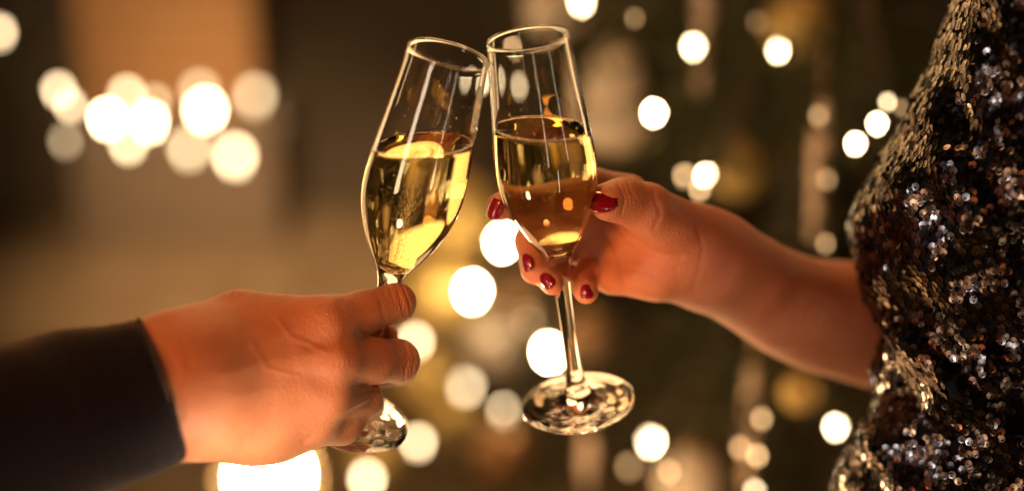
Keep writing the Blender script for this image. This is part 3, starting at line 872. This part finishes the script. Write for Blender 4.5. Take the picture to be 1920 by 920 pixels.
for i in range(nr):
    if i < 2: continue
    for k in range(n):
        a = 2 * math.pi * k / n
        d_ = sv[i * n + k] - cen[i]; d_ /= np.linalg.norm(d_)
        wv = 0.0011 * math.sin(3 * a + i * 0.9) + 0.0016 * math.sin(2 * a - i * 0.55 + 1) * min(1, i / 8)
        sv[i * n + k] += d_ * wv
sf = []
for i in range(nr - 1):
    for k in range(n):
        k2 = (k + 1) % n
        sf.append((i * n + k, i * n + k2, (i + 1) * n + k2, (i + 1) * n + k))
sl_ = mesh_obj('jacket_sleeve', to_world(sv), sf, M['wool'], man)
sl_['label'] = 'dark navy wool jacket sleeve'
# inner cuff lining edge peeking out at the hem
rings2 = [ring(300, 745, -64, (-0.30, -0.954), 112, 35), ring(322, 742, -63, (-0.22, -0.975), 108, 36.5), ring(326, 742, -63, (-0.22, -0.975), 106, 35.5), ring(318, 742, -63, (-0.22, -0.975), 104, 33.5), ring(280, 748, -65, (-0.3, -0.954), 104, 32)]
cv = np.concatenate(rings2); cf = []
for i in range(len(rings2) - 1):
    for k in range(n):
        k2 = (k + 1) % n
        cf.append((i * n + k, i * n + k2, (i + 1) * n + k2, (i + 1) * n + k))
mesh_obj('inner_cuff', to_world(cv), cf, M['wool'], man)
# wool fuzz standing off the sleeve
me = sl_.data
fv, ff = [], []
pos = np.array([v_.co for v_ in me.vertices]); nor = np.array([v_.normal for v_ in me.vertices])
ctr = to_world(cen)
for t in range(15000):
    fi = rng.integers(0, len(sf)); q = sf[fi]
    if q[0] // n < 4: continue
    wts = rng.dirichlet([1, 1, 1, 1]); p = (pos[list(q)] * wts[:, None]).sum(0)
    nn = p - ctr[q[0] // n]; nn -= 0
    nn = nn / np.linalg.norm(nn) + rng.normal(0, 0.45, 3)
    L = rng.uniform(0.0006, 0.0022)
    sd = np.cross(nn, rng.normal(0, 1, 3)); sd /= np.linalg.norm(sd)
    k0 = len(fv); fv += [p + sd * 0.00007, p - sd * 0.00007, p + nn * L]; ff.append((k0, k0 + 1, k0 + 2))
o = fast_mesh('wool_fuzz', np.array(fv), np.array(ff), M['fuzz'], man, smooth=False); o['kind'] = 'stuff'

# ---- the woman: right hand from the palm side, forearm, sequin dress
F = Field(np.array([C3(890, 0, 5)[0], -0.150, D - 0.045]), C3(1700, 300, 235), 0.0014)
idx_ = F.chain([(1175, 372, 54, 47), (1110, 352, 54, 37), (1050, 348, 48, 32), (985, 364, 36, 29), (936, 388, 17, 26)], 0.004)
mid_ = F.chain([(1180, 418, 62, 40), (1050, 420, 62, 33), (994, 452, 46, 29), (1001, 508, 26, 25)], 0.004)
rng_ = F.chain([(1186, 462, 64, 40), (1066, 460, 66, 31), (1014, 500, 46, 27), (1036, 532, 14, 22)], 0.004)
pnk_ = F.chain([(1196, 508, 62, 38), (1115, 500, 66, 28), (1088, 526, 46, 25), (1099, 546, 26, 24)], 0.004)
fing = smin(smin(smin(idx_, mid_, 0.0025), rng_, 0.0025), pnk_, 0.0025)
thb_ = F.chain([(1400, 520, 96, 74), (1300, 455, 60, 70), (1212, 392, 24, 47), (1168, 376, 12, 40), (1141, 378, 4, 37)], 0.006)
palm = F.chain([(1330, 485, 82, 84), (1240, 440, 66, 62), (1180, 400, 58, 46)])
for ch_ in ([(1320, 490, 80, 80), (1240, 490, 66, 56), (1185, 462, 64, 42)], [(1300, 495, 76, 68), (1230, 508, 64, 46), (1150, 515, 62, 38)]):
    palm = smin(palm, F.chain(ch_, 0.01), 0.012)
def spline(pts, per=6):
    out = []
    for i in range(len(pts) - 1):
        p0, p1, p2, p3 = (np.array(pts[min(max(j, 0), len(pts) - 1)], float) for j in (i - 1, i, i + 1, i + 2))
        for j in range(per):
            t = j / per
            out.append(tuple(0.5 * (2 * p1 + (p2 - p0) * t + (2 * p0 - 5 * p1 + 4 * p2 - p3) * t * t + (3 * p1 - p0 - 3 * p2 + p3) * t ** 3)))
    return out + [tuple(float(c) for c in pts[-1])]
arm = F.chain(spline([(1315, 482, 82, 86), (1402, 530, 104, 90), (1500, 580, 136, 101), (1600, 603, 172, 112), (1720, 628, 215, 118)]), 0.0005)
palm = smin(palm, arm, 0.012)
vol = smin(palm, fing, 0.007)
vol = smin(vol, thb_, 0.011)
CR = [
    ([(1150, 418), (1180, 450), (1225, 476), (1275, 482)], 1.0, 1.5, 10, 90), ([(1110, 440), (1118, 480), (1112, 520)], 0.7, 1.1, 10, 90),
    ([(1160, 345), (1172, 372), (1166, 400)], 0.45, 0.6, -40, 40), ([(1176, 340), (1186, 365)], 0.35, 0.6, -40, 40), ([(1168, 345), (1178, 372)], 0.3, 0.5, -40, 40), ([(1225, 360), (1238, 400), (1226, 430)], 0.4, 1.0, -40, 60),
    ([(1305, 410), (1318, 470), (1300, 545)], 0.3, 1.2, 0, 120), ([(1130, 430), (1160, 480), (1170, 530)], 0.5, 1.1, 10, 90), ([(1185, 505), (1230, 515), (1270, 505)], 0.35, 1.0, 10, 90)]
FINE = [(1176, 370, 16, 30, 0.2, 0.12, 6.5), (1240, 470, 50, 40, 0.9, 0.07, 9)]
woman = body('person', vol, F, M['skin_woman'], CR, FINE)
tag(woman, 'person in a dark sequin dress with red nails holding the upright flute', 'person')
def nail(px, py, off, direction, normal, wid, ln, label=None):
    """direction: towards the finger tip, normal: outward (right, up, depth) ; sizes in mm"""
    z = np.array(normal, float); z /= np.linalg.norm(z)
    t = np.array(direction, float); t -= z * (t @ z); t /= np.linalg.norm(t)
    s = np.cross(z, t)
    c = C3(px, py, off)
    vs_, fs = [], []
    NU, NV = 10, 9
    for layer in (0, 1):
        for i in range(NV):
            u = -1 + 2 * i / (NV - 1)
            half = (1 - 0.55 * max(0, abs(u) - 0.35) ** 2 / 0.42) * (1 - 0.25 * max(0, -u))
            for j in range(NU):
                v_ = -1 + 2 * j / (NU - 1)
                a = v_ * half * 0.95
                w_ = wid * 0.0005
                p = c + s * math.sin(a) * w_ * 1.15 + z * ((math.cos(a) - 1) * w_ * 1.15 - 0.0009 * u * u + 0.0003 - layer * 0.0006) + t * u * ln * 0.0005
                vs_.append(p)
    o_ = NU * NV
    for i in range(NV - 1):
        for j in range(NU - 1):
            q = (i * NU + j, i * NU + j + 1, (i + 1) * NU + j + 1, (i + 1) * NU + j)
            fs.append(q); fs.append(tuple(k + o_ for k in q[::-1]))
    rim = [j for j in range(NU)] + [i * NU + NU - 1 for i in range(1, NV)] + [(NV - 1) * NU + j for j in range(NU - 2, -1, -1)] + [i * NU for i in range(NV - 2, 0, -1)]
    for a, b in zip(rim, rim[1:] + rim[:1]): fs.append((b, a, a + o_, b + o_))
    o = mesh_obj('fingernail', to_world(np.array(vs_)), fs, M['nail'], woman)
    o['label'] = label or 'fingernail in glossy red polish'
nail(924, 391, 7, (-0.6, -0.35, -0.6), (-0.55, 0.0, -0.83), 11, 13)
nail(985, 492, 18, (0.25, -0.9, -0.3), (-0.62, 0.05, -0.78), 9, 11)
nail(1024, 526, 8, (0.5, -0.6, -0.6), (-0.45, 0.15, -0.88), 9, 11)
nail(1100, 546, 18, (0.1, -0.75, -0.5), (0.0, 0.2, -0.97), 9, 9)
nail(1131, 374, -8.5, (-1, 0.05, 0.05), (0.05, 0.38, -0.92), 15, 17)

# dress
LX = [(-60, 1830), (0, 1795), (90, 1748), (140, 1735), (200, 1712), (250, 1688), (300, 1650), (345, 1618), (390, 1604), (440, 1598), (490, 1602), (550, 1622), (610, 1645), (650, 1640), (700, 1636), (740, 1640), (790, 1618), (840, 1592), (920, 1560), (1000, 1535)]
LXy = np.array([a for a, _ in LX], float); LXx = np.array([b for _, b in LX], float)
FOLDS = [((1665, 605), (1840, 765), 5.5, 13), ((1640, 640), (1800, 860), -4, 18), ((1690, 560), (1900, 640), -3.0, 22), ((1620, 800), (1700, 920), 4.5, 14), ((1700, 250), (1860, 420), 2.5, 30), ((1780, 40), (1800, 260), -3.5, 16), ((1720, 640), (1900, 840), 3, 16)]
def torso(py, th):
    """py: photo row, th: angle round the body from the far silhouette (0) to the front (pi/2); returns camera-space points"""
    lx = np.interp(py, LXy, LXx)
    cx = 2010 + 0.0 * py
    a = (cx - lx)
    px = cx - a * np.cos(th)
    off = 88 + (py - 460) * 0.06 - 118 * np.sin(th)
    dsp = np.zeros_like(px)
    for (A, B, amp, sig) in FOLDS:
        ab = np.array(B, float) - A; L2 = ab @ ab
        t = np.clip(((px - A[0]) * ab[0] + (py - A[1]) * ab[1]) / L2, 0, 1)
        d2 = (px - A[0] - t * ab[0]) ** 2 + (py - A[1] - t * ab[1]) ** 2
        dsp += amp * np.exp(-d2 / (2 * sig * sig)) * (np.sin(th) > -0.2)
    dsp += 1.6 * np.sin(py / 23 + px / 40) + 1.3 * np.sin(py / 41 - px / 19)
    off = off - dsp * np.maximum(np.sin(th), 0.15)
    px = px - dsp * 2.6 * np.maximum(np.cos(th), 0)
    k = 0.72 / 1920 * (D + off * 0.001)
    return np.stack([(px - 960) * k, (460 - py) * k, D + off * 0.001], -1)
ys = np.linspace(-60, 1000, 130); ths = np.linspace(0, 2 * math.pi, 120, endpoint=False)
G = torso(ys[:, None] + 0 * ths[None], ths[None] + 0 * ys[:, None])
nb_ = len(ths)
df = []
for i in range(len(ys) - 1):
    for k in range(nb_):
        k2 = (k + 1) % nb_
        df.append((i * nb_ + k, i * nb_ + k2, (i + 1) * nb_ + k2, (i + 1) * nb_ + k))
dress = mesh_obj('dress', to_world(G.reshape(-1, 3)), df, M['dressfab'], woman)
dress['label'] = 'black dress covered in dark bronze sequins'
# sequins in staggered rows
Rs = 0.0024
ang = np.linspace(0, 2 * math.pi, 12, endpoint=False)
outer = np.stack([Rs * np.cos(ang), Rs * np.sin(ang), np.zeros(12) + 0.00005], 1)
inner = np.stack([0.00062 * np.cos(ang), 0.00062 * np.sin(ang) - 0.0009, np.zeros(12) - 0.00004], 1)
mid = np.stack([0.0014 * np.cos(ang), 0.0014 * np.sin(ang) - 0.0004, np.zeros(12) + 0.0], 1)
SV = np.concatenate([outer, mid, inner])
SF = [(r * 12 + k, r * 12 + (k + 1) % 12, (r + 1) * 12 + (k + 1) % 12, (r + 1) * 12 + k) for r in (0, 1) for k in range(12)]
cands = []
row = 0; py = -40.0
tt = np.linspace(math.radians(-24), math.radians(88), 500)
while py < 960:
    q = torso(np.full(500, py), tt)
    arc = np.concatenate([[0], np.cumsum(np.linalg.norm(np.diff(q, axis=0), axis=1))])
    sa = np.arange(0.5 * 0.0038 * (row % 2), arc[-1], 0.0038)
    sa = sa + rng.normal(0, 0.00045, len(sa))
    cands += list(zip(py + rng.normal(0, 1.3, len(sa)), np.interp(sa, arc, tt)))
    py += 10.0; row += 1
cands = np.array(cands)
e = 1e-3
Pc = torso(cands[:, 0], cands[:, 1]); Pu = torso(cands[:, 0], cands[:, 1] + e) - Pc; Pv = torso(cands[:, 0] + 0.5, cands[:, 1]) - Pc
N = np.cross(Pu, Pv); N /= np.linalg.norm(N, axis=1)[:, None]
ctr_ = np.stack([0 * Pc[:, 0] + C3(2010, 460, 88)[0], Pc[:, 1], 0 * Pc[:, 0] + D + 0.088], 1)
sgn = np.sign(((Pc - ctr_) * N).sum(1)); N *= sgn[:, None]
gapn = np.sin(cands[:, 0] / 17 + 3 * np.sin(cands[:, 1] * 21)) + np.sin(cands[:, 1] * 55 + cands[:, 0] / 29)
keep = (rng.random(len(cands)) > 0.10) & ~((gapn > 1.15) & (rng.random(len(cands)) < 0.75))
Pc, N, Pv = Pc[keep], N[keep], Pv[keep]
tl = np.where(rng.random(len(N)) < 0.12, 0.36, 0.075)[:, None]
N2 = N + rng.normal(0, 1, N.shape) * tl; N2 /= np.linalg.norm(N2, axis=1)[:, None]
T = -Pv / np.linalg.norm(Pv, axis=1)[:, None] + rng.normal(0, 0.25, N.shape)
T -= N2 * (T * N2).sum(1)[:, None]; T /= np.linalg.norm(T, axis=1)[:, None]
S = np.cross(T, N2)
Pos = Pc + N * (0.0009 + rng.uniform(0, 0.0006, len(N)))[:, None] + 0.0004 * N2
Pw = to_world(Pos)
rot = lambda A: A[:, 0:1] * R_ + A[:, 1:2] * U_ + A[:, 2:3] * F_
Sw, Tw, Nw = rot(S), rot(T), rot(N2)
pxs = Pos[:, 0] / (0.72 / 1920 * Pos[:, 2]) + 960; pys = 460 - Pos[:, 1] / (0.72 / 1920 * Pos[:, 2])
facing = -(N * Pos).sum(1) / np.linalg.norm(Pos, axis=1)
inview = (pxs > 1570) & (pxs < 1912) & (pys > 6) & (pys < 914) & (facing > 0.1)
score = np.where(inview, facing / Pos[:, 2] ** 2, -1)
order = np.argsort(-score)
big, rest = order[:300], order[300:]
sq_me = bpy.data.meshes.new('sequin'); sq_me.from_pydata(SV.tolist(), [], SF); sq_me.materials.append(M['sequin'])
for i in big:
    o = bpy.data.objects.new('sequin', sq_me); COL.objects.link(o)
    o.parent = dress
    o.matrix_parent_inverse = Matrix.Identity(4)
    m4 = Matrix.Identity(4)
    for r in range(3):
        m4[r][0] = Sw[i][r]; m4[r][1] = Tw[i][r]; m4[r][2] = Nw[i][r]; m4[r][3] = Pw[i][r]
    o.matrix_basis = m4
allv = Pw[rest][:, None, :] + SV[None, :, 0:1] * Sw[rest][:, None, :] + SV[None, :, 1:2] * Tw[rest][:, None, :] + SV[None, :, 2:3] * Nw[rest][:, None, :]
allf = (np.array(SF)[None] + (np.arange(len(rest)) * len(SV))[:, None, None]).reshape(-1, 4)
o = fast_mesh('sequins', allv.reshape(-1, 3), allf, M['sequin'], None, smooth=False)
o.parent = dress; o['kind'] = 'stuff'
print('sequins', len(Pc), 'in view', int(inview.sum()))
